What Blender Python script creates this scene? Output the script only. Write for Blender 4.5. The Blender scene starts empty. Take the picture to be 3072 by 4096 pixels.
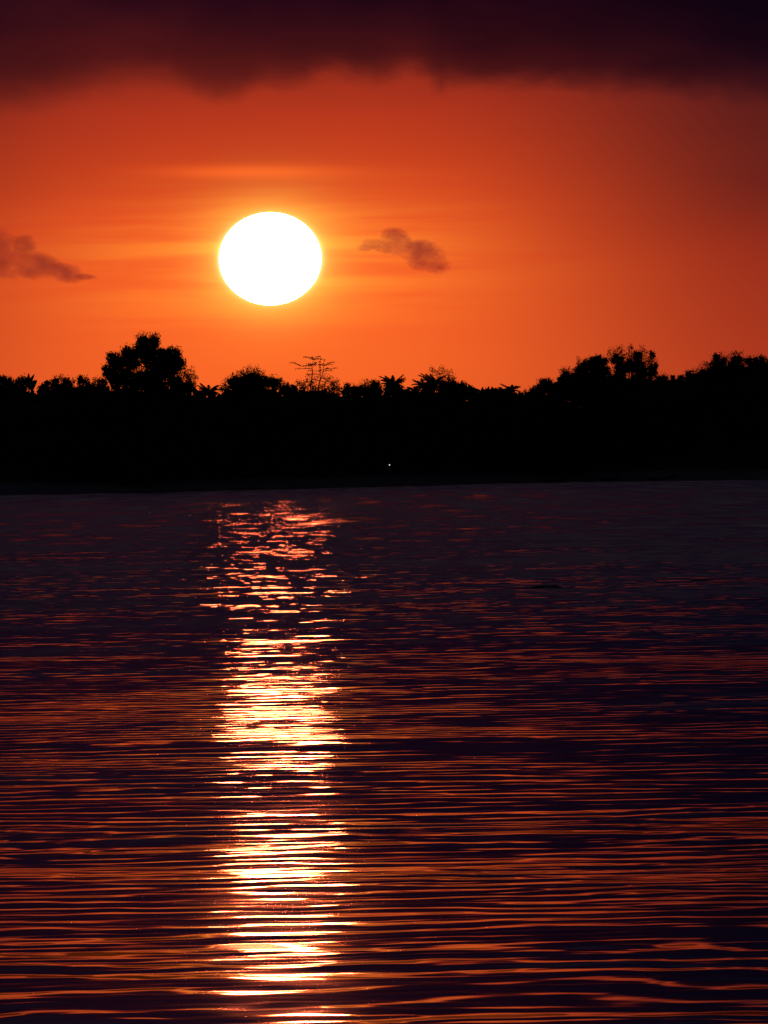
import bpy, math, random
import numpy as np
from mathutils import Vector, Matrix

random.seed(7)
rng = np.random.default_rng(11)
sc = bpy.context.scene
col = sc.collection

# ------------------------------------------------------------------ camera
F = 25126.0                       # focal length in photo pixels (3072 wide): a long tele lens
CAM_H = 1.5
cam_d = bpy.data.cameras.new("camera")
cam_d.sensor_fit = 'HORIZONTAL'
cam_d.angle = 2 * math.atan(1536 / F)
cam_d.clip_start = 0.5
cam_d.clip_end = 200000
cam = bpy.data.objects.new("camera", cam_d)
col.objects.link(cam)
CAM_R = Matrix.Rotation(math.radians(90 - 0.367), 3, 'X') @ Matrix.Rotation(math.radians(-1.0), 3, 'Z')
cam.matrix_world = Matrix.Translation((0, 0, CAM_H)) @ CAM_R.to_4x4()
sc.camera = cam


def ray(px, py):
    return (CAM_R @ Vector(((px - 1536) / F, -(py - 2048) / F, -1))).normalized()


def at(px, py, Y):
    d = ray(px, py)
    return Vector((0, 0, CAM_H)) + d * (Y / d.y)


def on_water(px, py):
    d = ray(px, py)
    return Vector((0, 0, CAM_H)) + d * (-CAM_H / d.z)


SUN_PX = (1081, 1035)
sun_dir = ray(*SUN_PX)
SUN_EL = math.degrees(math.asin(sun_dir.z))
SUN_AZ = math.degrees(math.atan2(sun_dir.x, sun_dir.y))


def s2l(*c):
    out = []
    for v in c:
        v = v / 255
        out.append(v / 12.92 if v <= 0.04045 else ((v + 0.055) / 1.055) ** 2.4)
    return tuple(out) + (1.0,)


# ------------------------------------------------------------------ render / view
sc.view_settings.view_transform = 'Standard'
sc.view_settings.look = 'None'
sc.view_settings.exposure = 0
sc.view_settings.gamma = 1
sc.render.engine = 'CYCLES'
sc.cycles.use_denoising = True
sc.cycles.use_adaptive_sampling = False
sc.cycles.transparent_max_bounces = 64
sc.cycles.max_bounces = 6
sc.cycles.sample_clamp_indirect = 0
sc.cycles.blur_glossy = 0.0


# ------------------------------------------------------------------ node helper
class NT:
    def __init__(self, tree):
        self.t = tree
        tree.nodes.clear()

    def n(self, typ, **kw):
        nd = self.t.nodes.new(typ)
        for k, v in kw.items():
            setattr(nd, k, v)
        return nd

    def put(self, sock, v):
        if hasattr(v, 'is_output') or isinstance(v, bpy.types.NodeSocket):
            self.t.links.new(v, sock)
        else:
            sock.default_value = v

    def m(self, op, a, b=None, c=None, clamp=False):
        nd = self.n('ShaderNodeMath', operation=op, use_clamp=clamp)
        self.put(nd.inputs[0], a)
        if b is not None:
            self.put(nd.inputs[1], b)
        if c is not None:
            self.put(nd.inputs[2], c)
        return nd.outputs[0]

    def smooth(self, v, a, b, lo=0.0, hi=1.0):
        nd = self.n('ShaderNodeMapRange', interpolation_type='SMOOTHERSTEP')
        self.put(nd.inputs['Value'], v)
        nd.inputs['From Min'].default_value = a
        nd.inputs['From Max'].default_value = b
        nd.inputs['To Min'].default_value = lo
        nd.inputs['To Max'].default_value = hi
        return nd.outputs[0]

    def lin(self, v, a, b):
        nd = self.n('ShaderNodeMapRange', clamp=True)
        self.put(nd.inputs['Value'], v)
        nd.inputs['From Min'].default_value = a
        nd.inputs['From Max'].default_value = b
        return nd.outputs[0]

    def xyz(self, x, y, z):
        nd = self.n('ShaderNodeCombineXYZ')
        self.put(nd.inputs[0], x)
        self.put(nd.inputs[1], y)
        self.put(nd.inputs[2], z)
        return nd.outputs[0]

    def noise(self, vec, scale=1.0, detail=2.0, rough=0.5, dist=0.0):
        nd = self.n('ShaderNodeTexNoise')
        self.t.links.new(vec, nd.inputs['Vector'])
        nd.inputs['Scale'].default_value = scale
        nd.inputs['Detail'].default_value = detail
        nd.inputs['Roughness'].default_value = rough
        nd.inputs['Distortion'].default_value = dist
        return nd.outputs['Fac']

    def ramp(self, v, stops, interp='EASE'):
        nd = self.n('ShaderNodeValToRGB')
        cr = nd.color_ramp
        cr.interpolation = interp
        while len(cr.elements) < len(stops):
            cr.elements.new(0.5)
        for e, (p, c) in zip(cr.elements, stops):
            e.position = p
        for e, (p, c) in zip(cr.elements, stops):
            e.color = c
        self.put(nd.inputs[0], v)
        return nd.outputs[0]

    def mix(self, f, a, b, blend='MIX'):
        nd = self.n('ShaderNodeMix', data_type='RGBA', blend_type=blend, clamp_factor=True)
        self.put(nd.inputs[0], f)
        self.put(nd.inputs[6], a)
        self.put(nd.inputs[7], b)
        return nd.outputs[2]


# ------------------------------------------------------------------ sky (world)
world = bpy.data.worlds.new("World")
sc.world = world
world.use_nodes = True
W = NT(world.node_tree)
tc = W.n('ShaderNodeTexCoord')
sep = W.n('ShaderNodeSeparateXYZ')
W.t.links.new(tc.outputs['Generated'], sep.inputs[0])
DEG = 57.29578
el = W.m('MULTIPLY', W.m('ARCSINE', sep.outputs[2]), DEG)
az = W.m('MULTIPLY', W.m('ARCTAN2', sep.outputs[0], sep.outputs[1]), DEG)
daz = W.m('SUBTRACT', az, SUN_AZ)
delv = W.m('SUBTRACT', el, SUN_EL)
aaz = W.m('ABSOLUTE', daz)

# slow wobble of the bands, stretched along the horizon
band = W.noise(W.xyz(W.m('MULTIPLY', az, 0.22), W.m('MULTIPLY', el, 1.0), 3.0), 1.0, 3.0, 0.5)
elw = W.m('ADD', el, W.m('MULTIPLY', W.m('SUBTRACT', band, 0.5), 0.5))
t = W.lin(elw, 0.13, 10.13)
near_sun = W.ramp(t, [
    (0.00, s2l(237, 96, 40)), (0.08, s2l(244, 97, 38)), (0.16, s2l(241, 90, 36)), (0.21, s2l(228, 77, 33)),
    (0.26, s2l(206, 66, 30)), (0.32, s2l(182, 54, 29)), (0.37, s2l(128, 36, 26)), (0.44, s2l(78, 22, 28)),
    (0.60, s2l(54, 18, 31)), (1.00, s2l(34, 21, 37))], 'LINEAR')
far_sun = W.ramp(t, [
    (0.00, s2l(170, 56, 32)), (0.08, s2l(170, 54, 30)), (0.18, s2l(146, 43, 27)), (0.25, s2l(106, 33, 26)),
    (0.32, s2l(84, 27, 26)), (0.38, s2l(56, 19, 24)), (0.46, s2l(34, 15, 23)),
    (0.60, s2l(25, 17, 28)), (1.00, s2l(24, 21, 36))], 'LINEAR')
side = W.smooth(aaz, 0.2, 5.4)
sky = W.mix(side, near_sun, far_sun)

# glow around the sun: yellow close in, drawn out sideways by thin haze layers
streak = W.noise(W.xyz(W.m('MULTIPLY', az, 0.25), W.m('MULTIPLY', el, 4.5), 0.0), 1.0, 3.0, 0.6)
streak2 = W.noise(W.xyz(W.m('MULTIPLY', az, 0.35), W.m('MULTIPLY', el, 2.2), 7.0), 1.0, 2.0, 0.5)
r2 = W.m('ADD', W.m('MULTIPLY', daz, daz), W.m('MULTIPLY', W.m('MULTIPLY', delv, delv), 1.35))
r = W.m('SQRT', r2)
halo = W.m('EXPONENT', W.m('MULTIPLY', W.m('MAXIMUM', W.m('SUBTRACT', r, 0.44), 0.0), -5.5))
rs2 = W.m('ADD', W.m('MULTIPLY', W.m('MULTIPLY', daz, daz), 0.22), W.m('MULTIPLY', W.m('MULTIPLY', delv, delv), 2.2))
wide = W.m('EXPONENT', W.m('MULTIPLY', rs2, -2.0))
wide = W.m('MULTIPLY', wide, W.smooth(streak, 0.30, 0.68))
warm = W.m('EXPONENT', W.m('MULTIPLY', W.m('ADD', W.m('MULTIPLY', W.m('MULTIPLY', daz, daz), 0.30),
                                             W.m('MULTIPLY', W.m('MULTIPLY', delv, delv), 0.9)), -1.0))
warm = W.m('MULTIPLY', warm, W.smooth(delv, 1.1, 0.2, 0.15, 1.0))
glow = W.mix(1.0, W.mix(1.0, W.mix(warm, (0, 0, 0, 1), (0.14, 0.040, 0.004, 1)),
                        W.mix(wide, (0, 0, 0, 1), (0.22, 0.17, 0.012, 1)), 'ADD'),
             W.mix(halo, (0, 0, 0, 1), (0.5, 0.44, 0.06, 1)), 'ADD')
rim = W.m('EXPONENT', W.m('MULTIPLY', W.m('MAXIMUM', W.m('SUBTRACT', r, 0.46), 0.0), -45.0))
glow = W.mix(1.0, glow, W.mix(rim, (0, 0, 0, 1), (1.0, 0.8, 0.35, 1)), 'ADD')
sky = W.mix(1.0, sky, glow, 'ADD')
# a pale streak above the sun
st = W.m('MULTIPLY', W.m('EXPONENT', W.m('MULTIPLY', W.m('POWER', W.m('ABSOLUTE', W.m('DIVIDE', W.m('SUBTRACT', W.m('ADD', delv, W.m('MULTIPLY', daz, 0.02)), 0.79), 0.06)), 2.0), -1.0)),
         W.m('EXPONENT', W.m('MULTIPLY', W.m('POWER', W.m('ABSOLUTE', W.m('DIVIDE', W.m('ADD', daz, 0.15), 0.75)), 2.0), -1.0)))
st = W.m('MULTIPLY', st, W.smooth(streak2, 0.1, 0.6, 0.5, 1.0))
sky = W.mix(1.0, sky, W.mix(st, (0, 0, 0, 1), (0.35, 0.055, 0.004, 1)), 'ADD')

nishita = W.n('ShaderNodeTexSky', sky_type='NISHITA', sun_disc=False)
nishita.sun_elevation = math.radians(SUN_EL)
nishita.sun_rotation = math.radians(SUN_AZ)
nishita.dust_density = 3.0
high = W.mix(1.0, nishita.outputs[0], (0.030, 0.032, 0.065, 1), 'MULTIPLY')
sky = W.mix(W.smooth(el, 9.0, 40.0), sky, high)
east = W.smooth(aaz, 15.0, 80.0)
sky = W.mix(east, sky, s2l(24, 21, 36))
bg = W.n('ShaderNodeBackground')
W.t.links.new(sky, bg.inputs[0])
bg.inputs[1].default_value = 1.0
wo = W.n('ShaderNodeOutputWorld')
W.t.links.new(bg.outputs[0], wo.inputs[0])

# sun lamp behind the visible disc, same direction and size, dimmed to a setting sun
sl = bpy.data.lights.new("sun_lamp", 'SUN')
sl.energy = 0.01
sl.angle = math.radians(0.8)
sl.color = (1.0, 0.55, 0.25)
slo = bpy.data.objects.new("sun_lamp", sl)
col.objects.link(slo)
slo.rotation_euler = sun_dir.to_track_quat('Z', 'Y').to_euler()
slo.location = sun_dir * 500


# ------------------------------------------------------------------ mesh helpers
def mesh_obj(name, verts, faces, mat, parent=None, smooth=False):
    me = bpy.data.meshes.new(name)
    me.from_pydata([tuple(v) for v in verts], [], [tuple(int(i) for i in f) for f in faces])
    me.update()
    if mat:
        me.materials.append(mat)
    if smooth:
        for p in me.polygons:
            p.use_smooth = True
    o = bpy.data.objects.new(name, me)
    col.objects.link(o)
    if parent is not None:
        o.parent = parent
    return o


def tag(o, label=None, cat=None, group=None, kind=None):
    if label:
        o['label'] = label
    if cat:
        o['category'] = cat
    if group:
        o['group'] = group
    if kind:
        o['kind'] = kind
    return o


def empty(name, loc):
    o = bpy.data.objects.new(name, None)
    o.location = loc
    col.objects.link(o)
    return o


def tube(V, Fc, pts, radii, sides=6):
    """append a tapered tube to vertex/face lists"""
    pts = [Vector(p) for p in pts]
    base = len(V)
    for i, p in enumerate(pts):
        d = (pts[min(i + 1, len(pts) - 1)] - pts[max(i - 1, 0)])
        if d.length < 1e-9:
            d = Vector((0, 0, 1))
        d.normalize()
        u = d.orthogonal().normalized()
        w = d.cross(u)
        for k in range(sides):
            a = 2 * math.pi * k / sides
            V.append(p + (u * math.cos(a) + w * math.sin(a)) * radii[i])
    for i in range(len(pts) - 1):
        for k in range(sides):
            a, b = base + i * sides + k, base + i * sides + (k + 1) % sides
            Fc.append((a, b, b + sides, a + sides))
    Fc.append(tuple(base + k for k in reversed(range(sides))))
    Fc.append(tuple(base + (len(pts) - 1) * sides + k for k in range(sides)))


def fbm(x, y, octaves=5, seed=0, gain=0.5):
    """value-noise fbm on numpy arrays, roughly -1..1"""
    r_ = np.random.default_rng(seed)
    tot = np.zeros_like(x, dtype=float)
    amp, nrm = 1.0, 0.0
    for o in range(octaves):
        T = r_.random((257, 257))
        ox, oy = r_.random(2) * 200
        X, Y = x * 2 ** o + ox, y * 2 ** o + oy
        xi, yi = np.floor(X).astype(int), np.floor(Y).astype(int)
        fx, fy = X - xi, Y - yi
        fx = fx * fx * fx * (fx * (fx * 6 - 15) + 10)
        fy = fy * fy * fy * (fy * (fy * 6 - 15) + 10)
        a = T[yi % 257, xi % 257]
        b = T[yi % 257, (xi + 1) % 257]
        c = T[(yi + 1) % 257, xi % 257]
        d = T[(yi + 1) % 257, (xi + 1) % 257]
        tot += amp * ((a * (1 - fx) + b * fx) * (1 - fy) + (c * (1 - fx) + d * fx) * fy - 0.5) * 2
        nrm += amp
        amp *= gain
    return tot / nrm


def sstep(x, a, b):
    q = np.clip((x - a) / (b - a), 0, 1)
    return q * q * (3 - 2 * q)


# ------------------------------------------------------------------ materials
def principled(name, c0, c1, scale, rough=0.8, spec=0.3):
    m = bpy.data.materials.new(name)
    m.use_nodes = True
    N = NT(m.node_tree)
    tcn = N.n('ShaderNodeTexCoord')
    f = N.noise(tcn.outputs['Object'], scale, 4.0, 0.6)
    cc = N.ramp(N.lin(f, 0.3, 0.7), [(0, c0), (1, c1)], 'LINEAR')
    b = N.n('ShaderNodeBsdfPrincipled')
    N.t.links.new(cc, b.inputs['Base Color'])
    b.inputs['Roughness'].default_value = rough
    b.inputs['Specular IOR Level'].default_value = spec
    o = N.n('ShaderNodeOutputMaterial')
    N.t.links.new(b.outputs[0], o.inputs[0])
    return m


M_leaf = principled("dark_leaf", (0.030, 0.045, 0.016, 1), (0.060, 0.080, 0.028, 1), 0.8, 0.7, 0.2)
M_leaf2 = principled("olive_leaf", (0.040, 0.046, 0.018, 1), (0.075, 0.080, 0.034, 1), 0.9, 0.7, 0.2)
M_palm = principled("palm_leaf", (0.035, 0.055, 0.018, 1), (0.065, 0.090, 0.030, 1), 1.2, 0.6, 0.25)
M_bark = principled("bark", (0.05, 0.035, 0.025, 1), (0.10, 0.075, 0.055, 1), 4.0, 0.9, 0.1)
M_sand = principled("sand", (0.09, 0.075, 0.06, 1), (0.15, 0.125, 0.10, 1), 0.6, 0.95, 0.1)
M_earth = principled("earth", (0.04, 0.035, 0.02, 1), (0.07, 0.06, 0.035, 1), 0.3, 0.95, 0.1)
M_rock = principled("wet_rock", (0.03, 0.028, 0.026, 1), (0.07, 0.065, 0.06, 1), 6.0, 0.6, 0.3)
M_wood = principled("boat_wood", (0.06, 0.045, 0.035, 1), (0.11, 0.08, 0.06, 1), 3.0, 0.7, 0.2)
M_metal = principled("post_metal", (0.10, 0.10, 0.10, 1), (0.16, 0.16, 0.15, 1), 6.0, 0.5, 0.4)


def emission(name, c, s):
    m = bpy.data.materials.new(name)
    m.use_nodes = True
    N = NT(m.node_tree)
    e = N.n('ShaderNodeEmission')
    e.inputs[0].default_value = c
    e.inputs[1].default_value = s
    o = N.n('ShaderNodeOutputMaterial')
    N.t.links.new(e.outputs[0], o.inputs[0])
    return m


def absorber(name, tr, thick):
    """even volume that lets tr of the light through over `thick` metres"""
    k = [-math.log(max(v, 1e-3)) / thick for v in tr]
    d = max(k)
    m = bpy.data.materials.new(name)
    m.use_nodes = True
    N = NT(m.node_tree)
    a = N.n('ShaderNodeVolumeAbsorption')
    a.inputs['Color'].default_value = tuple(1 - v / d for v in k) + (1,)
    a.inputs['Density'].default_value = d
    o = N.n('ShaderNodeOutputMaterial')
    N.t.links.new(a.outputs[0], o.inputs['Volume'])
    return m


# ------------------------------------------------------------------ water
NEAR_A, NEAR_B = 0.029, 0.016


def water_material():
    m = bpy.data.materials.new("sea_water")
    m.use_nodes = True
    N = NT(m.node_tree)
    g = N.n('ShaderNodeNewGeometry')
    sp = N.n('ShaderNodeSeparateXYZ')
    N.t.links.new(g.outputs['Position'], sp.inputs[0])
    x, y = N.m('MULTIPLY', sp.outputs[0], 2.0), N.m('MULTIPLY', sp.outputs[1], 2.0)     # half-metre ripples

    def field(lx, ly, seed, detail=1.5, skew=0.0):
        yy = N.m('ADD', y, N.m('MULTIPLY', x, skew))
        v = N.xyz(N.m('DIVIDE', x, lx), N.m('DIVIDE', yy, ly), seed)
        return N.noise(v, 1.0, detail, 0.5)

    def slope(lx, ly, seed, amp, detail=1.5, skew=0.0):          # amp = spread of the slope in radians
        return N.m('MULTIPLY', N.m('SUBTRACT', field(lx, ly, seed, detail, skew), 0.5), 9.0 * amp)

    def train(lam, amp, skew, seed, lx, ly):                     # ripples with wandering crests
        ph = N.m('ADD', N.m('DIVIDE', N.m('ADD', y, N.m('MULTIPLY', x, skew)), lam),
                 N.m('ADD', N.m('MULTIPLY_ADD', field(lx, ly, seed, 1.0), 1.5, N.m('MULTIPLY', field(lx * 8, ly * 4, seed + 2, 1.0), 7.0)), N.m('MULTIPLY', field(lx * 0.35, ly * 0.35, seed + 3, 1.0), 0.5)))
        w = N.m('MULTIPLY_ADD', N.m('COSINE', N.m('MULTIPLY', ph, 6.28318)), -0.5, 0.5)
        w = N.m('MULTIPLY_ADD', N.m('POWER', w, 4.5), -1.5, 0.38)          # broad fronts, short steep backs
        a = N.smooth(field(lx * 0.9, ly * 0.6, seed + 7, 2.0), 0.32, 0.68, 0.55 * amp, 1.6 * amp)
        return N.m('MULTIPLY', w, a)

    # patches of calmer and livelier water, and the ruffled water further out
    calm = N.smooth(field(11.0, 5.0, 5.0, 3.0), 0.33, 0.67, 0.6, 1.35)
    calm = N.m('MULTIPLY', calm, N.smooth(y, 38.0, 85.0, 1.0, 0.8))
    edge = N.m('ADD', y, N.m('MULTIPLY', N.m('SUBTRACT', field(4.5, 11.0, 9.0, 4.0), 0.5), 85.0))
    ruff = N.smooth(edge, 64.0, 168.0)
    tide = N.m('MULTIPLY', N.smooth(edge, 85.0, 135.0), N.smooth(edge, 210.0, 150.0))   # a livelier tide line
    sy = train(0.80, NEAR_A, 0.03, 1.0, 1.5, 1.9)
    sy = N.m('ADD', sy, train(0.37, NEAR_B, -0.04, 21.0, 0.9, 1.1))
    sy = N.m('ADD', sy, N.m('ADD', slope(0.5, 0.16, 2.0, 0.0035, 1.0), slope(0.8, 0.42, 17.0, 0.009, 1.5, 0.08)))
    sy = N.m('ADD', sy, slope(2.6, 1.3, 3.0, 0.0085, 2.0, 0.05))
    sy = N.m('ADD', sy, slope(8.0, 3.5, 4.0, 0.010, 2.5, 0.03))
    sy = N.m('ADD', N.m('MULTIPLY', sy, calm), N.m('ADD', N.smooth(y, 36.0, 66.0, 0.004, 0.030), N.smooth(y, 66.0, 110.0, 0.0, 0.002)))
    sy = N.m('MAXIMUM', sy, N.smooth(y, 36.0, 75.0, -0.038, -0.016))
    far_ = N.smooth(y, 130.0, 420.0)
    vfar = N.smooth(y, 260.0, 700.0)
    keep = N.m('MULTIPLY_ADD', vfar, -0.9, 1.0)
    chop = N.m('ADD', N.m('MULTIPLY', slope(0.9, 0.7, 6.0, 0.032, 2.0), N.m('MULTIPLY', keep, N.m('MULTIPLY_ADD', far_, -0.55, 1.0))), slope(5.0, 4.0, 7.0, 0.010, 2.0))
    chop = N.m('ADD', chop, N.m('MULTIPLY', N.m('ADD', N.m('ADD', slope(7.0, 60.0, 14.0, 0.013, 2.0), slope(2.6, 22.0, 15.0, 0.017, 2.0)), N.m('ADD', N.m('ADD', N.m('MULTIPLY', slope(1.3, 9.0, 16.0, 0.020, 1.0), keep), N.m('MULTIPLY', slope(3.0, 130.0, 18.0, 0.026, 2.0), vfar)), -0.009)), far_))
    chop = N.m('ADD', N.m('ADD', chop, slope(50.0, 22.0, 8.0, 0.010, 2.0)), 0.067)
    chop = N.m('ADD', chop, N.m('MULTIPLY', tide, -0.019))
    sy = N.m('ADD', sy, N.m('MULTIPLY', chop, ruff))
    sx = N.m('ADD', slope(1.3, 0.6, 11.0, 0.020, 1.0), slope(0.45, 0.3, 13.0, 0.010, 1.0))
    sx = N.m('ADD', sx, N.m('MULTIPLY', slope(1.1, 0.8, 12.0, 0.055, 2.0), ruff))
    nv = N.n('ShaderNodeVectorMath', operation='NORMALIZE')
    N.t.links.new(N.xyz(N.m('MULTIPLY', sx, -1.0), N.m('MULTIPLY', sy, -1.0), 1.0), nv.inputs[0])
    b = N.n('ShaderNodeBsdfPrincipled')
    b.inputs['Base Color'].default_value = (0.004, 0.005, 0.008, 1)
    b.inputs['IOR'].default_value = 1.333
    # waves too small and far to tell apart turn into roughness
    N.put(b.inputs['Roughness'], N.m('ADD', N.m('MULTIPLY_ADD', far_, 0.085, 0.060), N.m('MULTIPLY', vfar, 0.045)))
    N.t.links.new(nv.outputs[0], b.inputs['Normal'])
    # a little of the surface is roughened by the tiniest ripples
    b2 = N.n('ShaderNodeBsdfPrincipled')
    b2.inputs['Base Color'].default_value = (0.004, 0.005, 0.008, 1)
    b2.inputs['IOR'].default_value = 1.333
    b2.inputs['Roughness'].default_value = 0.22
    N.t.links.new(nv.outputs[0], b2.inputs['Normal'])
    mx_ = N.n('ShaderNodeMixShader')
    mx_.inputs[0].default_value = 0.10
    N.t.links.new(b.outputs[0], mx_.inputs[1])
    N.t.links.new(b2.outputs[0], mx_.inputs[2])
    o = N.n('ShaderNodeOutputMaterial')
    N.t.links.new(mx_.outputs[0], o.inputs[0])
    return m


wv = [(-40000, -200, 0), (40000, -200, 0), (40000, 60000, 0), (-40000, 60000, 0)]
tag(mesh_obj("water", wv, [(0, 1, 2, 3)], water_material()), kind='structure')

# ------------------------------------------------------------------ island: beach, hill
SHORE = [(-3000, 2010), (-800, 1988), (0, 1979), (380, 1972), (1100, 1955), (1536, 1945), (1900, 1935), (2300, 1926),
         (2700, 1921), (3072, 1917), (4000, 1899), (6000, 1862)]
sh = sorted((on_water(*p).x, on_water(*p).y) for p in SHORE)
shx, shy = np.array([p[0] for p in sh]), np.array([p[1] for p in sh])


def shore_y(x):
    return np.interp(x, shx, shy)


PROF_D = [-6, -1.5, 0, 3, 8, 12, 20, 36, 56, 110, 200, 260]
PROF_Z = [-0.6, -0.12, 0.0, 0.28, 0.62, 0.95, 1.8, 6.6, 8.7, 8.3, 3.0, -1.0]


def ground_z(x, Y):
    d = np.asarray(Y) - shore_y(x)
    return np.interp(d, PROF_D, PROF_Z)


def terrain(name, d0, d1, nd, mat, lift=0.0):
    xs = np.linspace(-150, 170, 161)
    ds = np.linspace(d0, d1, nd)
    X, D = np.meshgrid(xs, ds)
    Y = shore_y(X) + D
    Z = np.interp(D, PROF_D, PROF_Z) + lift + 0.03 * fbm(X * 0.4, Y * 0.4, 3, 5) * (D > 1) + 0.3 * fbm(X * 0.05, Y * 0.05, 3, 6) * sstep(D, 20, 45)
    V = np.stack([X, Y, Z], -1).reshape(-1, 3)
    n = len(xs)
    Fc = [(j * n + i, j * n + i + 1, (j + 1) * n + i + 1, (j + 1) * n + i) for j in range(nd - 1) for i in range(n - 1)]
    return tag(mesh_obj(name, V, Fc, mat, smooth=True), kind='structure')


terrain("beach", -6, 13, 20, M_sand)
terrain("hill", 13, 260, 60, M_earth)

# ------------------------------------------------------------------ leaves
def leaf_cards(centers, size, flat=0.0, up=0.0, aspect=0.5):
    """one diamond-shaped leaf per centre, random directions; numpy in, lists out"""
    n = len(centers)
    a = rng.normal(size=(n, 3))
    a[:, 2] = a[:, 2] * (1 - flat) + up
    a /= np.linalg.norm(a, axis=1)[:, None]
    b = rng.normal(size=(n, 3))
    b -= a * (a * b).sum(1)[:, None]
    b /= np.linalg.norm(b, axis=1)[:, None]
    s = (size * rng.uniform(0.6, 1.3, n))[:, None]
    V = np.stack([centers - a * s * 0.5, centers + b * s * aspect * 0.5 - a * s * 0.05, centers + a * s * 0.5,
                  centers - b * s * aspect * 0.5 - a * s * 0.05], 1).reshape(-1, 3)
    Fc = np.arange(n * 4).reshape(-1, 4)
    return V, Fc


def clump_points(c, rad, n_cl, n_leaf, cl_r, shell=0.55, tuft=0.0):
    """points gathered in small twig clumps through an ellipsoid, crowding its outside"""
    d = rng.normal(size=(n_cl, 3))
    d /= np.linalg.norm(d, axis=1)[:, None]
    rr = rng.uniform(0, 1, n_cl) ** (1 / 3)
    rr = shell * rng.uniform(0.75, 1.08, n_cl) + (1 - shell) * rr
    cc = np.asarray(c) + d * rr[:, None] * np.asarray(rad)
    pts = np.repeat(cc, n_leaf, 0)
    off = np.clip(rng.normal(size=pts.shape), -1.7, 1.7) * cl_r * rng.uniform(0.5, 1.3, n_cl).repeat(n_leaf)[:, None]
    off[:, 2] *= 1 + tuft
    return pts + off


def stand(px, Y):
    """depth of a thing 20 m or so behind the shoreline at photo column px"""
    return float(shore_y(at(px, 1900, 655.0).x)) + 19.0 + (Y - 661)


def leafy_tree(name, label, cat, Y, lobes, u0=0.0, v0=1300.0, k=0.464, size=0.17, tuft=0.3, group=None, mat=None, base_px=None):
    """lobes: (u, v, ru, rv[, density]) in zoomed pixels; u0,v0,k turn them into photo pixels"""
    Y = stand(u0 + lobes[0][0] * k, Y)
    mpp = Y / F
    L = []
    for lb in lobes:
        u, v, ru, rv = lb[:4]
        den = lb[4] if len(lb) > 4 else 1.0
        p = at(u0 + u * k, v0 + v * k, Y + rng.uniform(-0.4, 0.4))
        L.append((p, ru * k * mpp, rv * k * mpp, den))
    bx = sum(q[0].x for q in L) / len(L) if base_px is None else at(base_px, 1900, Y).x
    gz = float(ground_z(bx, Y))
    root = empty(name, (bx, Y, gz))
    tag(root, label, cat, group)
    o3 = np.array([bx, Y, gz])
    VV, FF, nb = [], [], 0
    for p, rx, rz, den in L:
        ry = 0.5 * (rx + rz)
        area = math.pi * rx * rz
        ncl = max(6, int(area * 38 * den))
        pts = clump_points(p, (rx * 1.06, ry, rz * 1.06), ncl, 13, 0.15, 0.55, tuft)
        V, Fc = leaf_cards(pts - o3, size, 0.0, 0.5)
        VV.append(V)
        FF.append(Fc + nb)
        nb += len(V)
        if den >= 0.8:       # dense inside
            pts = clump_points(p, (rx * 0.8, ry * 0.8, rz * 0.8), max(4, int(area * 32)), 8, 0.15, 0.2)
            V, Fc = leaf_cards(pts - o3, size * 1.7, 0, 0.2, 0.7)
            VV.append(V)
            FF.append(Fc + nb)
            nb += len(V)
    mesh_obj("crown", np.concatenate(VV), np.concatenate(FF), mat or M_leaf, root)
    # trunk with limbs reaching into every lobe
    V, Fc = [], []
    top = max(L, key=lambda q: q[0].z)[0]
    low = min(q[0].z - q[2] for q in L)
    fork = Vector((bx * 0.5 + top.x * 0.5, Y, max(gz + 0.4 * (low - gz), gz + 0.3)))
    H = top.z - gz
    r0 = 0.022 * H + 0.04
    o = Vector(o3)
    tube(V, Fc, [Vector((0, 0, -0.3)), (fork - o) * 0.5 + Vector((0.05, 0, 0)), fork - o, top - o],
         [r0 * 1.3, r0, r0 * 0.75, 0.02], 7)
    for p, rx, rz, den in L:
        mid = fork.lerp(p, 0.5) + Vector((random.uniform(-.15, .15), 0, -0.15))
        tube(V, Fc, [fork - o, mid - o, p - o], [r0 * 0.4, r0 * 0.2, 0.015], 5)
        for _ in range(3):
            e = p + Vector((random.uniform(-rx, rx) * .8, random.uniform(-rx, rx) * .6, random.uniform(-.2, .9) * rz))
            tube(V, Fc, [p - o, e - o], [0.02, 0.008], 4)
    mesh_obj("trunk", V, Fc, M_bark, root)
    return root


# ------------------------------------------------------------------ palms and banana plants
def frond_mesh(L, az_, rise, droop, width=0.42, nl=26):
    """an arching rachis with leaflets on both sides"""
    V, Fc = [], []
    h = Vector((math.cos(az_), math.sin(az_), 0))
    pts = []
    for i in range(11):
        q = i / 10
        pts.append(h * (L * q * (1 - 0.12 * q)) * math.cos(rise * (1 - q)) + Vector((0, 0, L * (math.sin(rise) * q - droop * q * q))))
    tube(V, Fc, pts, [0.035 * (1 - 0.85 * i / 10) for i in range(11)], 4)
    side_ = Vector((-h.y, h.x, 0))
    for i in range(nl):
        q = 0.12 + 0.88 * i / nl
        f = q * 10
        a = min(int(f), 9)
        p = pts[a].lerp(pts[a + 1], f - a)
        tan = (pts[a + 1] - pts[a]).normalized()
        ll = width * math.sin(math.pi * min(1, q * 0.85 + 0.12)) ** 0.6 * random.uniform(0.8, 1.15)
        for s in (-1, 1):
            d = (side_ * s * 0.85 + tan * 0.6 + Vector((0, 0, -0.45 - 0.3 * random.random()))).normalized()
            w = tan * 0.05
            b = len(V)
            V += [p - w, p + w, p + d * ll * 0.6 + w * 0.7, p + d * ll, p + d * ll * 0.6 - w * 0.7]
            Fc.append((b, b + 1, b + 2, b + 3, b + 4))
    return V, Fc


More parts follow.
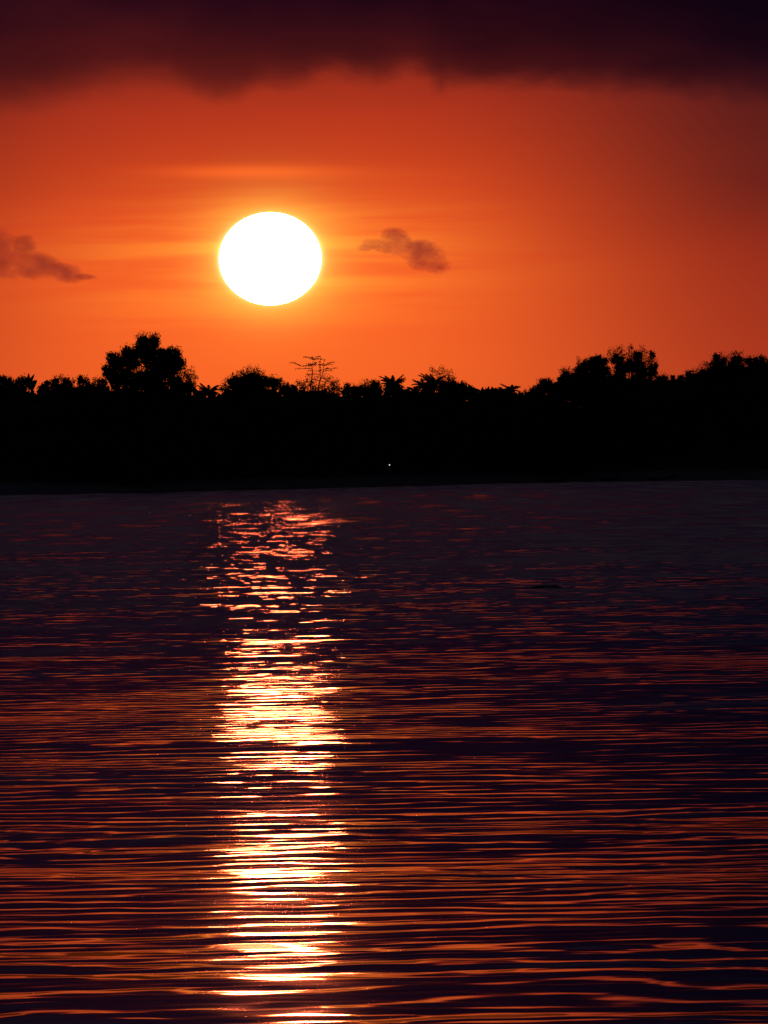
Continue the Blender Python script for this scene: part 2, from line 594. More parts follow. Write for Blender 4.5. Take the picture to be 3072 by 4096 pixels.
def palm(label, px, py, Y, L, n=15, group='coconut palms on the skyline', rise=(0.0, 1.3), lean=0.0, phase=0.0):
    Y = stand(px, Y)
    hub = at(px, py, Y)
    bx = hub.x - lean
    gz = float(ground_z(bx, Y))
    root = empty("palm_tree", (bx, Y, gz))
    tag(root, label, 'palm tree', group)
    o = Vector((bx, Y, gz))
    V, Fc = [], []
    H = hub - o
    pts = [Vector((0, 0, -0.3))] + [Vector((H.x * q * q, 0, H.z * q)) for q in (0.1, 0.3, 0.5, 0.7, 0.9, 1.0)]
    tube(V, Fc, pts, [0.2, 0.17, 0.14, 0.13, 0.12, 0.11, 0.1], 8)
    mesh_obj("trunk", V, Fc, M_bark, root)
    for i in range(n):
        a = phase + i * 2.399963
        rs = rise[0] + (rise[1] - rise[0]) * ((i + 0.5) / n)
        V, Fc = frond_mesh(L * random.uniform(0.85, 1.1), a, rs, random.uniform(0.4, 0.8) * (1.15 - rs * 0.45), 0.3 * L ** 0.5)
        fr = mesh_obj("frond", V, Fc, M_palm, root)
        fr.location = H
    return root


def banana(label, px, py, Y, n=5, hgt=1.6, group='broad-leaved plants on the skyline', fan=0.5):
    Y = stand(px, Y)
    hub = at(px, py, Y)
    gz = float(ground_z(hub.x, Y))
    o = Vector((hub.x, Y, gz))
    root = empty("banana_plant", o)
    tag(root, label, 'plant', group)
    V, Fc = [], []
    H = hub - o
    tube(V, Fc, [Vector((0, 0, -0.3)), H * 0.5, H], [0.14, 0.11, 0.07], 7)
    mesh_obj("stem", V, Fc, M_palm, root)
    for i in range(n):
        ang = (i / max(1, n - 1) - 0.5) * 2 * fan + random.uniform(-.12, .12)
        dep = random.uniform(-0.4, 0.4)
        L = hgt * random.uniform(0.75, 1.1)
        V, Fc = [], []
        for j in range(9):
            q = j / 8
            bend = ang * (0.35 + 1.1 * q)
            c = Vector((math.sin(bend) * L * q, dep * L * q, math.cos(bend) * L * q))
            w = 0.17 * math.sin(math.pi * min(1, 0.08 + q * 0.92)) ** 0.8 + 0.015
            sd = Vector((math.cos(bend), 0.5 * math.sin(i * 2.0), -math.sin(bend))).normalized()
            V += [c - sd * w + Vector((0, 0.03, 0)), c, c + sd * w + Vector((0, 0.03, 0))]
        for j in range(8):
            b = j * 3
            Fc += [(b, b + 1, b + 4, b + 3), (b + 1, b + 2, b + 5, b + 4)]
        lf = mesh_obj("leaf", V, Fc, M_palm, root)
        lf.location = H
    return root


# ------------------------------------------------------------------ forest mass
MASS = [(-2600, 1560), (-1500, 1540), (-700, 1565), (0, 1552), (90, 1566), (135, 1584), (180, 1568), (400, 1556), (760, 1574),
        (860, 1586), (900, 1576), (1000, 1556), (1130, 1568), (1200, 1570), (1350, 1580), (1372, 1596), (1450, 1572), (1600, 1572),
        (1800, 1562), (1850, 1572), (1900, 1574), (2050, 1574), (2072, 1594), (2120, 1588), (2200, 1562), (2260, 1535), (2350, 1505),
        (2640, 1532), (2700, 1540), (2780, 1522), (2900, 1492), (3072, 1482), (3600, 1500), (4600, 1540), (6000, 1560)]
mx, my = np.array([p[0] for p in MASS], float), np.array([p[1] for p in MASS], float)


def mass_layer(n, x0, x1, dY, size, drop):
    px = rng.uniform(x0, x1, n)
    tops = np.interp(px, mx, my) + drop + 44 * np.abs(fbm(px * 0.016, px * 0 + drop, 5, 21, 0.6)) - 12 + rng.normal(0, 7, n)
    q = rng.uniform(0, 1, n)
    C = np.zeros((n, 3))
    for i in range(n):
        pt = at(px[i], tops[i], 660.0)
        Y = shore_y(pt.x) + dY + rng.uniform(-1.5, 1.5)
        pt = at(px[i], tops[i], Y)
        g_ = float(ground_z(pt.x, Y))
        C[i] = (pt.x, Y - 2.0 * (1 - q[i]), g_ + (pt.z - g_) * q[i] ** 0.7)
    return leaf_cards(C, size, 0, 0.2, 0.75)


parts = [mass_layer(26000, -60, 3132, 22.0, 0.6, 0), mass_layer(16000, -60, 3132, 17.5, 0.5, 45), mass_layer(16000, -60, 3132, 27.0, 0.75, 4),
         mass_layer(9000, -60, 3132, 15.5, 0.45, 170), mass_layer(12000, -60, 3132, 24.0, 0.7, 25), mass_layer(9000, -2600, -60, 20.0, 1.0, 0), mass_layer(9000, 3132, 6000, 20.0, 1.0, 0)]
VV, FF, nb = [], [], 0
for V, Fc in parts:
    VV.append(V)
    FF.append(Fc + nb)
    nb += len(V)
tag(mesh_obj("forest", np.concatenate(VV), np.concatenate(FF), M_leaf),
    'solid black band of shore forest under the jagged treetops', 'forest', None, 'stuff')

# ------------------------------------------------------------------ skyline trees (zoomed pixel outlines)
G = 'trees along the skyline'
R1 = dict(u0=0, v0=1300, k=0.464, group=G)
R2 = dict(u0=700, v0=1300, k=0.464, group=G)
R3 = dict(u0=1300, v0=1300, k=0.464, group=G)
R4 = dict(u0=1900, v0=1300, k=0.464, group=G)
R5 = dict(u0=2300, v0=1300, k=0.4653, group=G)
T = 'tree'
# left quarter
leafy_tree("broadleaf_tree", 'low shaggy treetop cut by the left edge of the picture', T, 664,
           [(10, 480, 55, 35), (-60, 500, 70, 50), (80, 490, 30, 35, .8), (130, 510, 40, 30, .8), (40, 560, 130, 50)], **R1)
leafy_tree("broadleaf_tree", 'narrow ragged treetop just left of the spiky upright leaves near the left edge', T, 665,
           [(180, 480, 34, 40, .8), (170, 540, 50, 40), (215, 470, 20, 30, .6)], **R1)
banana('spiky plant of upright leaves at the notch near the left edge', 116, 1556, 663, 7, 1.45, fan=0.42)
banana('small slanting spiky plant in the notch right of the upright spiky plant', 128, 1566, 662, 3, 1.2, fan=0.35)
leafy_tree("broadleaf_tree", 'small pointed treetop at the left end of the low row before the giant tree', T, 665,
           [(400, 515, 30, 35, .9), (380, 560, 50, 40), (355, 570, 40, 25, .8)], **R1)
leafy_tree("broadleaf_tree", 'tufted treetop in the middle of the low row left of the giant tree', T, 664,
           [(470, 495, 40, 35, .8), (530, 475, 28, 34, .7), (580, 500, 45, 40, .9), (625, 500, 22, 34, .7), (530, 550, 110, 40)], **R1)
leafy_tree("broadleaf_tree", 'tufted treetop touching the left foot of the giant tree', T, 665,
           [(700, 485, 40, 36, .8), (735, 468, 22, 32, .7), (780, 500, 45, 32, .7), (840, 495, 35, 34, .7), (880, 510, 40, 36), (770, 550, 130, 40)], **R1)
leafy_tree("giant_tree", 'tallest tree on the skyline, dark dense crown of upright lobes left of the sun', T, 660,
           [(975, 300, 52, 62), (925, 390, 45, 50, .9), (970, 420, 80, 70), (935, 265, 26, 35, .6), (1035, 280, 26, 40, .6),
            (1088, 235, 40, 50), (1100, 320, 62, 75), (1240, 150, 62, 62), (1150, 310, 60, 80), (1390, 260, 45, 60), (1430, 340, 90, 75), (1560, 400, 45, 60, .6), (1020, 330, 50, 70), (1330, 150, 42, 62), (1270, 235, 95, 75), (1300, 320, 80, 70),
            (1185, 230, 50, 60), (1480, 265, 88, 58), (1510, 330, 92, 62), (1400, 310, 50, 68), (1440, 400, 110, 60),
            (1100, 440, 90, 60, .9), (1250, 450, 100, 62), (1360, 440, 90, 70), (1030, 490, 90, 50), (1180, 540, 130, 50, .9), (1330, 540, 120, 60),
            (1245, 95, 18, 32, .6), (1310, 95, 14, 36, .6), (1355, 105, 16, 34, .6), (1190, 120, 22, 34, .6), (1525, 210, 22, 38, .6), (1475, 215, 26, 30, .6)],
           base_px=590, tuft=0.6, **R1)
leafy_tree("thin_tree", 'see-through tree with scattered leaves at the right foot of the giant tree', T, 662,
           [(1500, 490, 85, 55, .9), (1580, 470, 72, 58, .75), (1640, 430, 48, 52, .55), (1610, 540, 85, 50, .85), (1540, 550, 100, 40, .8), (1665, 480, 35, 60, .5)],
           mat=M_leaf2, **R1)
# between the giant tree and the sun glow
palm('small palm with short upright fronds between the giant tree and the round bushy tree', 836, 1572, 661, 1.4, 22, rise=(0.0, 1.45))
leafy_tree("bushy_tree", 'round leafy tree with lacy top below the right side of the sun', T, 662,
           [(540, 440, 48, 50, .7), (610, 410, 55, 46, .5), (675, 400, 50, 40, .5), (650, 460, 100, 55, .8), (740, 430, 34, 36, .6), (520, 490, 75, 45, .9),
            (760, 480, 65, 45, .8), (830, 460, 30, 34, .5), (850, 500, 75, 40, .9), (920, 500, 34, 32, .5), (650, 530, 220, 50), (430, 520, 40, 34, .5), (420, 560, 40, 40, .5)],
           mat=M_leaf2, base_px=1005, **R2)
leafy_tree("bushy_tree", 'low dark treetop filling the gap left of the bare layered tree', T, 664,
           [(960, 545, 60, 34, .9), (1020, 555, 45, 34, .8), (940, 520, 40, 20, .5)], **R2)
leafy_tree("bushy_tree", 'thin bush of pale leaves round the feet of the bare layered tree', T, 661,
           [(1090, 505, 48, 38, .5), (1150, 540, 70, 34, .7), (1240, 545, 80, 30, .7), (1330, 530, 60, 40, .7), (1385, 540, 45, 45, .7), (1300, 470, 70, 34, .22),
            (1180, 470, 60, 40, .2), (1370, 495, 40, 30, .4), (1410, 580, 30, 40, .6)], mat=M_leaf2, **R2)


def bare_tree():
    Y = stand(1260, 659.0)
    k = 250 / 1659

    def P(u, v, dy=0.0):
        return at(1150 + u * k, 1400 + v * k, Y + dy)
    bx = P(740, 980).x
    gz = float(ground_z(bx, Y))
    o = Vector((bx, Y, gz))
    root = empty("layered_tree", o)
    tag(root, 'nearly bare tree of flat layered branches right of the sun', 'tree', G)
    V, Fc = [], []
    foot = Vector((0, 0, -0.3))
    stems = [([(615, 980), (640, 800), (665, 620), (652, 430), (690, 250)], 0.075, 0.0),
             ([(830, 970), (845, 840), (870, 800), (865, 620), (860, 460), (850, 310), (875, 240)], 0.07, 0.1),
             ([(870, 800), (905, 720), (950, 570), (945, 510), (965, 380), (970, 270)], 0.055, -0.2)]
    for pl, r0, dy in stems:
        pts = [P(u, v, dy) - o for u, v in pl]
        rad = [r0 * (1 - 0.75 * i / (len(pl) - 1)) for i in range(len(pl))]
        if pl[0][1] > 900:
            pts = [foot, pts[0] * 0.5 + foot * 0.5] + pts
            rad = [0.2, 0.13] + rad
        tube(V, Fc, pts, rad, 6)
    br = [[(650, 420), (530, 420), (370, 430), (260, 380), (180, 345), (40, 340)],
          [(690, 250), (640, 215), (530, 195), (415, 175)], [(690, 250), (760, 190), (870, 168)], [(700, 250), (800, 242), (905, 240)],
          [(652, 400), (580, 370), (505, 370)], [(652, 400), (720, 375), (785, 380)], [(860, 400), (890, 385), (820, 400)],
          [(965, 420), (1040, 400), (1190, 385)], [(965, 420), (1080, 352)], [(1080, 370), (1160, 325), (1265, 315)],
          [(950, 520), (1020, 495), (1085, 490), (1160, 515), (1230, 485), (1340, 475)], [(660, 490), (500, 490), (280, 495), (190, 510)],
          [(662, 640), (600, 640), (510, 655)], [(665, 632), (760, 645), (860, 645)], [(860, 815), (940, 840), (1035, 872)],
          [(870, 815), (780, 808), (690, 785)], [(635, 850), (560, 845), (480, 830)], [(910, 760), (1030, 760), (1140, 762)],
          [(660, 540), (560, 540)], [(860, 560), (760, 560)], [(950, 560), (1080, 545), (1200, 560)], [(965, 340), (925, 400)]]
    dense = [1.4, 1.2, 1.0, 1.2, 1.2, 1.3, 1.0, 0.8, .6, .8, .9, .45, .6, .4, .35, .5, .5, .3, .5, .6, .3, .8]
    twig = []
    for bl, dn in zip(br, dense):
        dy = random.uniform(-0.5, 0.5)
        pts = [P(u, v, dy * i / (len(bl) - 1)) - o for i, (u, v) in enumerate(bl)]
        tube(V, Fc, pts, [0.03 * (1 - 0.6 * i / (len(bl) - 1)) + 0.006 for i in range(len(bl))], 5)
        for a, b in zip(pts[:-1], pts[1:]):
            m_ = int((b - a).length * 26 * dn)
            for _ in range(m_):
                p = a.lerp(b, random.random()) + Vector((random.gauss(0, .05), random.gauss(0, .08), random.gauss(0.01, .045)))
                twig.append(p)
    for u, v, n, s in ((970, 265, 14, .07), (650, 220, 26, .12), (690, 385, 46, .14), (600, 380, 20, .1), (850, 310, 12, .06), (850, 395, 20, .09),
                       (1045, 495, 22, .09), (465, 480, 10, .07), (740, 330, 12, .07), (930, 400, 18, .09), (870, 540, 16, .1), (860, 470, 12, .07), (840, 178, 14, .08),
                       (890, 240, 12, .07), (1085, 352, 8, .05), (720, 870, 20, .12)):
        c = P(u, v) - o
        for _ in range(n):
            twig.append(c + Vector((random.gauss(0, s), random.gauss(0, s), random.gauss(0, s * .6))))
    for _ in range(230):   # sparse leaves hanging among the lower branches
        u, v = random.uniform(400, 1250), random.uniform(520, 900)
        if abs(u - 800) < 250 + (v - 520) * 0.55:
            twig.append(P(u, v, random.uniform(-.8, .8)) - o)
    mesh_obj("trunk", V, Fc, M_bark, root)
    V2, F2 = leaf_cards(np.array([tuple(p) for p in twig]), 0.14, 0.3, 0.0, 0.6)
    mesh_obj("crown", V2, F2, M_leaf2, root)


bare_tree()
# middle: small bushes and palms
leafy_tree("small_tree", 'small round dark treetop first right of the bare layered tree', T, 663,
           [(190, 535, 30, 28), (180, 575, 40, 30)], **R3)
leafy_tree("small_tree", 'low double-domed treetop second right of the bare layered tree', T, 664,
           [(245, 550, 30, 24), (285, 555, 28, 24), (260, 580, 60, 30)], **R3)
leafy_tree("small_tree", 'lacy dome-shaped treetop left of the wind-blown palm', T, 663,
           [(325, 520, 34, 34, .7), (370, 505, 30, 24, .6), (350, 560, 70, 34), (432, 515, 40, 34, .8), (440, 560, 60, 34)], **R3)
palm('palm with fronds arching over to the left, first of the tall palms', 1300 + 590 * .464, 1300 + 522 * .464, 660, 1.65, 34, rise=(-0.3, 1.5), phase=0.3)
leafy_tree("small_tree", 'dark bush hiding the stem of the first tall palm', T, 662, [(590, 545, 52, 40), (630, 560, 44, 34, .8), (550, 560, 40, 30)], **R3)
palm('small low palm with thin arching fronds between the two tall palms', 1300 + 770 * .464, 1300 + 565 * .464, 662, 1.3, 11, rise=(0.0, 1.2), phase=1.0)
palm('dense palm leaning against the taller palm clump', 1300 + 850 * .464, 1300 + 535 * .464, 661, 1.6, 24, rise=(-0.4, 1.4), phase=2.0)
palm('tallest palm with stiff upright fronds in the middle of the skyline', 1300 + 935 * .464, 1300 + 510 * .464, 660, 1.75, 28, rise=(-0.4, 1.5), phase=0.7)
leafy_tree("feathery_tree", 'feathery open tree rising right behind the tallest palm', T, 666,
           [(1010, 420, 50, 34, .3), (1070, 420, 45, 32, .35), (960, 405, 34, 30, .3), (1040, 470, 70, 40, .5), (1115, 460, 34, 24, .4), (1060, 520, 90, 40, .9), (1010, 390, 10, 22, .4), (925, 385, 10, 22, .4)],
           mat=M_leaf2, **R3)
leafy_tree("small_tree", 'dark treetop sloping down right of the feathery tree', T, 664,
           [(1130, 545, 60, 34), (1200, 545, 48, 36, .9), (1200, 510, 24, 18, .5), (1250, 570, 40, 30), (1120, 585, 110, 34)], **R3)
banana('upright leaves sticking out of the sloping treetop right of the feathery tree', 1300 + 1170 * .464, 1300 + 555 * .464, 663, 4, 1.0, fan=0.35)
banana('single pointed leaf plant alone on the low stretch of skyline', 1300 + 1295 * .464, 1300 + 595 * .464, 663, 3, 0.85, fan=0.2)
banana('small plant with two pointed leaves left of the forked leaf pair', 1300 + 1350 * .464, 1300 + 605 * .464, 662, 3, 1.0, fan=0.45)
banana('plant with a forked pair of tall pointed leaves on the low skyline', 1300 + 1405 * .464, 1300 + 610 * .464, 663, 4, 1.05, fan=0.4)
banana('drooping broad-leaved plant at the foot of the two curling palms', 1300 + 1460 * .464, 1300 + 590 * .464, 662, 4, 0.9, fan=0.8)
palm('drooping palm, left of the two curling palms at the low gap', 1300 + 1535 * .464, 1300 + 580 * .464, 661, 1.3, 22, rise=(-0.5, 1.2), phase=0.2)
palm('palm with a curled frond held to the right, beside the low gap', 1300 + 1605 * .464, 1300 + 565 * .464, 660, 1.4, 22, rise=(-0.5, 1.3), phase=1.3)
# right: shrubs up to the big right tree
leafy_tree("shrub", 'tiny shrub with two twigs in the low gap', T, 664, [(385, 605, 24, 18), (435, 580, 24, 24, .4), (460, 600, 50, 22)], **R4)
leafy_tree("shrub", 'lacy little tree climbing right out of the low gap', T, 664,
           [(500, 560, 30, 30, .5), (540, 550, 40, 34, .9), (520, 590, 70, 34)], **R4)
leafy_tree("small_tree", 'small flat-topped tree alone before the right slope of treetops', T, 663,
           [(570, 490, 30, 22, .6), (610, 500, 50, 34), (655, 510, 34, 26, .7), (620, 550, 110, 50), (700, 530, 40, 26)], **R4)
leafy_tree("small_tree", 'knobbly little tree stepping up at the left of the right slope', T, 662,
           [(770, 395, 34, 30, .7), (780, 440, 40, 40, .9), (740, 475, 30, 24, .8), (790, 500, 90, 50)], **R4)
leafy_tree("thin_tree", 'wispy sprig standing up behind the knobbly little tree', T, 664,
           [(890, 310, 12, 26, .4), (880, 350, 26, 24, .4), (840, 385, 34, 34, .4), (880, 400, 40, 40, .6)], mat=M_leaf2, **R4)
leafy_tree("bushy_tree", 'dense dark dome of a tree left of the big airy right tree', T, 661,
           [(960, 350, 50, 50), (1010, 310, 42, 34, .8), (1060, 300, 44, 36, .9), (1100, 320, 44, 40), (1000, 400, 120, 80), (920, 400, 60, 50), (1100, 410, 80, 70), (860, 470, 100, 60), (1000, 500, 180, 60)], **R4)
leafy_tree("airy_tree", 'big airy tree on the right with gaps of sky showing between its clumps', T, 660,
           [(1230, 220, 55, 36, .5), (1180, 225, 34, 36, .35), (1160, 290, 36, 40, .4), (1230, 300, 64, 50), (1350, 195, 16, 20, .5), (1325, 220, 26, 24, .3),
            (1310, 290, 50, 50, .7), (1400, 270, 45, 46), (1335, 350, 55, 60, .8), (1440, 215, 26, 26, .4), (1470, 235, 20, 22, .4), (1480, 300, 50, 44, .5), (1525, 255, 24, 26, .8),
            (1520, 320, 44, 40, .6), (1555, 350, 18, 30, .8), (1400, 360, 70, 60), (1260, 380, 60, 60, .9), (1500, 400, 70, 55, .8), (1330, 440, 40, 60, .6),
            (1240, 450, 60, 60), (1420, 450, 60, 60), (1540, 430, 40, 40, .6), (1220, 520, 110, 50), (1440, 520, 140, 50)], base_px=2530, **R4)
leafy_tree("small_tree", 'low ragged treetops in the dip right of the big airy tree', T, 664,
           [(720, 450, 30, 30, .6), (750, 460, 40, 30, .8), (800, 460, 20, 24, .7), (760, 500, 90, 40)], **R5)
banana('tiny pair of upright leaves in the dip right of the big airy tree', 2300 + 843 * .4653, 1300 + 475 * .4653, 662, 3, 0.7, fan=0.25)
leafy_tree("small_tree", 'small knobbly treetop at the right end of the dip', T, 664,
           [(905, 455, 18, 22, .8), (870, 465, 34, 18, .7), (940, 460, 26, 20, .6), (890, 500, 90, 34)], **R5)
leafy_tree("small_tree", 'lacy shoulder of leaves starting the rise at the right edge', T, 663,
           [(980, 420, 30, 26, .8), (1050, 405, 48, 30, .6), (1100, 370, 36, 34, .4), (1150, 350, 36, 40, .5), (1130, 420, 80, 40, .8), (1040, 460, 110, 50)], **R5)
leafy_tree("bushy_tree", 'spiky bushy tree, left one of the three highest near the right edge', T, 662,
           [(1215, 290, 34, 40, .8), (1195, 275, 20, 26, .5), (1245, 270, 24, 30, .5), (1280, 310, 34, 36, .8), (1230, 370, 90, 60), (1250, 440, 130, 60)], **R5)
leafy_tree("bushy_tree", 'spiky bushy tree with two horn-like twigs on top, near the right edge', T, 661,
           [(1335, 270, 26, 34, .35), (1370, 245, 22, 28, .5), (1420, 250, 22, 30, .6), (1385, 300, 50, 40), (1380, 370, 90, 60), (1450, 310, 34, 34, .6), (1400, 450, 120, 60)], **R5)
leafy_tree("bushy_tree", 'ragged bushy tree cut by the right edge of the picture', T, 662,
           [(1500, 310, 45, 30, .8), (1545, 310, 24, 34, .8), (1600, 300, 28, 34, .8), (1640, 310, 40, 40, .7), (1560, 370, 110, 60), (1680, 370, 90, 60), (1740, 320, 60, 50), (1600, 460, 200, 60)], **R5)


# ------------------------------------------------------------------ shore lamp, boats, rocks
def icosphere(c, r, n=2, sq=(1, 1, 1)):
    import bmesh
    bm = bmesh.new()
    bmesh.ops.create_icosphere(bm, subdivisions=n, radius=r)
    V = [Vector((v.co.x * sq[0], v.co.y * sq[1], v.co.z * sq[2])) + Vector(c) for v in bm.verts]
    Fc = [tuple(v.index for v in f.verts) for f in bm.faces]
    bm.free()
    return V, Fc


def shore_lamp():
    p = at(1558, 1860, 1)
    Y = float(shore_y(at(1558, 1860, 655).x)) + 8.0
    p = at(1558, 1860, Y)
    gz = float(ground_z(p.x, Y))
    root = empty("lamp_post", (p.x, Y, gz))
    tag(root, 'single white light glowing on a post before the black forest', 'lamp')
    h = p.z - gz
    V, Fc = [], []
    tube(V, Fc, [(0, 0.06, -0.3), (0, 0.06, h * 0.7), (0, 0.06, h + 0.1)], [0.04, 0.035, 0.03], 8)
    mesh_obj("post", V, Fc, M_metal, root)
    V, Fc = [], []
    tube(V, Fc, [(0, 0, h + 0.075), (0, 0, h + 0.11), (0, 0, h + 0.16)], [0.11, 0.09, 0.02], 10)
    mesh_obj("shade", V, Fc, M_metal, root)
    V, Fc = icosphere((0, 0, h), 0.05, 2)
    mesh_obj("bulb", V, Fc, emission("lamp_white", (1.0, 0.96, 0.92, 1), 1.7), root, True)


shore_lamp()


def boat(label, px, py, L, yaw, seed):
    w = on_water(px, py)
    root = empty("fishing_boat", (w.x, float(shore_y(w.x)) - 0.6, -0.08))
    root.rotation_euler = (0, 0, yaw)
    tag(root, label, 'boat', 'low boats along the shoreline')
    V, Fc = [], []
    n, m_ = 13, 7
    for i in range(n):
        q = i / (n - 1) * 2 - 1
        b = 0.34 * max(0.02, 1 - abs(q) ** 2.4)
        sheer = 0.42 + 0.42 * max(0, q) ** 2.5 + 0.16 * max(0, -q) ** 3
        keel = 0.28 * abs(q) ** 4
        for j in range(m_):
            a = math.pi * j / (m_ - 1)
            V.append((q * L / 2 * (1 + 0.06 * (math.sin(a) < .5) * (q > 0)), -math.cos(a) * b, keel + (sheer - keel) * (1 - math.sin(a) ** 0.7)))
    o_ = len(V)
    for i in range(n):      # inner skin
        q = i / (n - 1) * 2 - 1
        b = 0.34 * max(0.02, 1 - abs(q) ** 2.4) * 0.86
        sheer = 0.42 + 0.42 * max(0, q) ** 2.5 + 0.16 * max(0, -q) ** 3
        keel = 0.28 * abs(q) ** 4 + 0.05
        for j in range(m_):
            a = math.pi * j / (m_ - 1)
            V.append((q * L / 2 * 0.96, -math.cos(a) * b, keel + (sheer - keel) * (1 - math.sin(a) ** 0.7)))
    for i in range(n - 1):
        for j in range(m_ - 1):
            a = i * m_ + j
            Fc.append((a, a + m_, a + m_ + 1, a + 1))
            Fc.append((o_ + a, o_ + a + 1, o_ + a + m_ + 1, o_ + a + m_))
        for j in (0, m_ - 1):
            a = i * m_ + j
            Fc.append((a, o_ + a, o_ + a + m_, a + m_) if j == 0 else (a, a + m_, o_ + a + m_, o_ + a))
    mesh_obj("hull", V, Fc, M_wood, root, True)
    for sx_ in (-0.22, 0.12):
        V, Fc = [], []
        tube(V, Fc, [(sx_ * L, -0.27, 0.34), (sx_ * L, 0.27, 0.34)], [0.05, 0.05], 6)
        mesh_obj("seat", V, Fc, M_wood, root)
    return root


boat('low dark boat at the shoreline, nearest of three to the white light', 2222, 1928, 3.0, math.radians(32), 1)
boat('low dark boat at the shoreline, middle one of the three', 2430, 1924, 3.0, math.radians(25), 2)
boat('low dark boat at the shoreline, farthest right of the three', 2625, 1921, 3.4, math.radians(18), 3)


def rock(label, px, py, w, h, seed):
    p = on_water(px, py)
    V, Fc = icosphere((0, 0, 0), 1.0, 4)
    A = np.array([tuple(v) for v in V])
    nz = fbm(A[:, 0] * 1.7 + 5, A[:, 1] * 1.7 + A[:, 2] * 1.3 + 9, 4, seed)
    A *= (1 + 0.35 * nz)[:, None]
    A[:, 0] *= w / 2
    A[:, 1] *= w / 2.4
    A[:, 2] *= h
    o = mesh_obj("rock", A, Fc, M_rock, None, True)
    o.location = (p.x, p.y, -0.01)
    tag(o, label, 'rock', 'dark humps in the far water')
    return o


rock('wider dark hump breaking the far water right of the sun path', 2185, 2352, 0.38, 0.05, 31)
rock('smaller dark hump in the far water near the right edge', 2795, 2324, 0.28, 0.03, 32)


# ------------------------------------------------------------------ sun and clouds
R_SUN = 40000.0
V, Fc = icosphere((0, 0, 0), 1.0, 5)
srx, srz = 204 / F * R_SUN, 185 / F * R_SUN
V = [Vector((v.x * srx, v.y * srx, v.z * srz)) for v in V]
sun = mesh_obj("sun", V, Fc, emission("sun_glow", (1.0, 0.150, 0.055, 1), 180.0), None, True)
sun.location = Vector((0, 0, CAM_H)) + sun_dir * R_SUN
tag(sun, 'huge white setting sun hanging above the black treetops', 'sun')


def cloud(name, label, x0, y0, x1, y1, nx, ny, R, thick, tr, field, group=None):
    """closed lens of cloud: field(px, py) gives its relative thickness"""
    xs, ys = np.linspace(x0, x1, nx), np.linspace(y0, y1, ny)
    X, Y = np.meshgrid(xs, ys)
    Tk = np.clip(field(X, Y), 0, None)
    Tk[0, :] = Tk[-1, :] = 0
    Tk[:, 0] = Tk[:, -1] = 0
    V, idf, idb = [], -np.ones(X.shape, int), -np.ones(X.shape, int)
    cam_p = Vector((0, 0, CAM_H))
    use = np.zeros(X.shape, bool)
    cell = (Tk[:-1, :-1] > 0) | (Tk[1:, :-1] > 0) | (Tk[:-1, 1:] > 0) | (Tk[1:, 1:] > 0)
    for j, i in zip(*np.nonzero(cell)):
        use[j:j + 2, i:i + 2] = True
    for j, i in zip(*np.nonzero(use)):
        d = ray(X[j, i], Y[j, i])
        h = Tk[j, i] * thick / 2
        idf[j, i] = len(V)
        V.append(cam_p + d * (R - h))
        if h > 0:
            idb[j, i] = len(V)
            V.append(cam_p + d * (R + h))
        else:
            idb[j, i] = idf[j, i]
    Fc = []
    for j, i in zip(*np.nonzero(cell)):
        q = [(j, i), (j, i + 1), (j + 1, i + 1), (j + 1, i)]
        f = [idf[a] for a in q]
        b = [idb[a] for a in q]
        for s in ((0, 1, 2), (0, 2, 3)):
            t3 = tuple(f[k] for k in reversed(s))
            u3 = tuple(b[k] for k in s)
            if set(t3) == set(u3):
                continue
            Fc += [t3, u3]
    o = mesh_obj(name, V, Fc, absorber(name + "_vapour", tr, thick))
    tag(o, label, 'cloud', group)
    return o


def blob(X, Y, cx, cy, rx, ry, rot=0.0):
    c, s = math.cos(rot), math.sin(rot)
    u = ((X - cx) * c + (Y - cy) * s) / rx
    v = (-(X - cx) * s + (Y - cy) * c) / ry
    return 1 - (u * u + v * v)


def f_right(X, Y):
    b = np.maximum.reduce([blob(X, Y, 1690, 1020, 110, 62, 0.25), blob(X, Y, 1590, 965, 70, 50, 0.3), blob(X, Y, 1530, 985, 90, 30, 0.15),
                           blob(X, Y, 1740, 1045, 75, 34, 0.2), blob(X, Y, 1630, 1000, 100, 52, 0.35), blob(X, Y, 1470, 990, 55, 18, 0)])
    n = fbm(X * 0.012, Y * 0.018, 6, 41, 0.65)
    return np.clip(b * 1.3 + 0.15, -1.5, 1.0) + n * 1.25 - 0.12


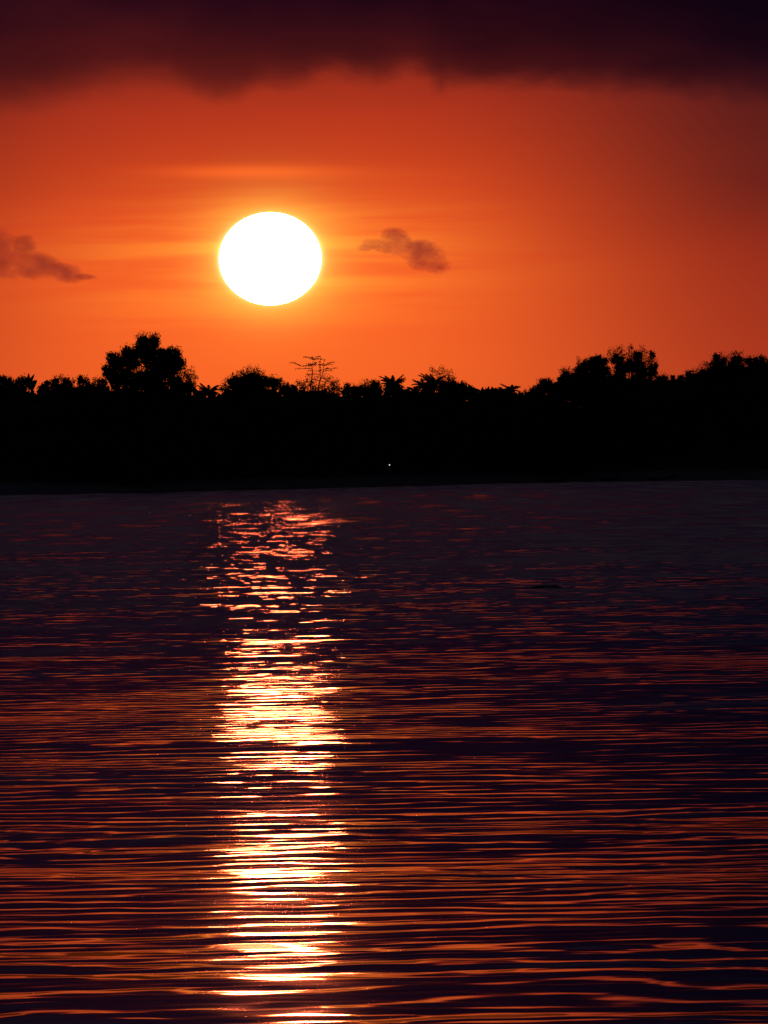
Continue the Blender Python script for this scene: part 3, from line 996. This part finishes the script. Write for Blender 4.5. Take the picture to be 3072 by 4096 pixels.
def f_left(X, Y):
    b = np.maximum.reduce([blob(X, Y, -30, 1000, 130, 100, 0.4), blob(X, Y, 120, 1050, 170, 58, 0.35), blob(X, Y, 230, 1085, 110, 40, 0.2),
                           blob(X, Y, 90, 985, 60, 40, 0), blob(X, Y, 330, 1106, 70, 14, 0.05), blob(X, Y, -160, 940, 200, 110, 0.4)])
    n = fbm(X * 0.010, Y * 0.015, 6, 52, 0.55)
    return np.clip(b * 1.0 + 0.1, -1, 0.9) + n * 0.75


cloud("small_cloud", 'small ragged orange-brown cloud to the right of the sun', 1380, 880, 1880, 1140, 190, 110, 14000, 500, (0.60, 0.52, 0.95), f_right, 'small clouds beside the sun')
cloud("small_cloud", 'orange-brown cloud reaching in from the left edge, left of the sun', -420, 780, 480, 1180, 200, 110, 14500, 600, (0.50, 0.44, 0.95), f_left, 'small clouds beside the sun')

EDGE = [(-3000, 530), (-900, 490), (0, 475), (110, 470), (210, 440), (330, 405), (430, 368), (560, 352), (690, 360), (740, 385), (800, 404), (880, 408), (960, 398),
        (1000, 372), (1060, 345), (1130, 352), (1240, 345), (1290, 316), (1345, 302), (1390, 318), (1430, 332), (1500, 332), (1565, 318), (1600, 300), (1645, 294),
        (1700, 326), (1735, 352), (1765, 362), (1795, 350), (1900, 350), (2100, 352), (2400, 362), (2700, 385), (3072, 405), (4200, 430), (6500, 500)]
ex, ey = np.array([p[0] for p in EDGE], float), np.array([p[1] for p in EDGE], float)


def f_bank(X, Y):
    wob = 40 * fbm(X * 0.004, Y * 0.006, 4, 62, 0.5)
    e = np.interp(X + wob, ex, ey) + 12 + 30 * fbm(X * 0.012, Y * 0.02, 6, 63, 0.65)
    soft = 125 + 100 * sstep(-X, -1000, -300) + 60 * sstep(X, 2200, 3000)
    d = 0.60 * sstep(e - Y, -22, soft) + 0.40 * np.clip((e + 10 - Y) / 380, 0, 1)
    d = d * (0.64 + 0.36 * sstep(X, 300, 1700)) * (1 + 0.22 * fbm(X * 0.0028, Y * 0.006, 4, 80))
    return d * sstep(Y, -3200, -600) * sstep(X, -3000, -1500) * sstep(-X, -6500, -4800)


cloud("cloud_bank", 'wide dark purple cloud bank with ragged lower edge across the top', -3000, -3200, 6500, 600, 330, 420, 18000, 2500, (0.15, 0.20, 0.60), f_bank)
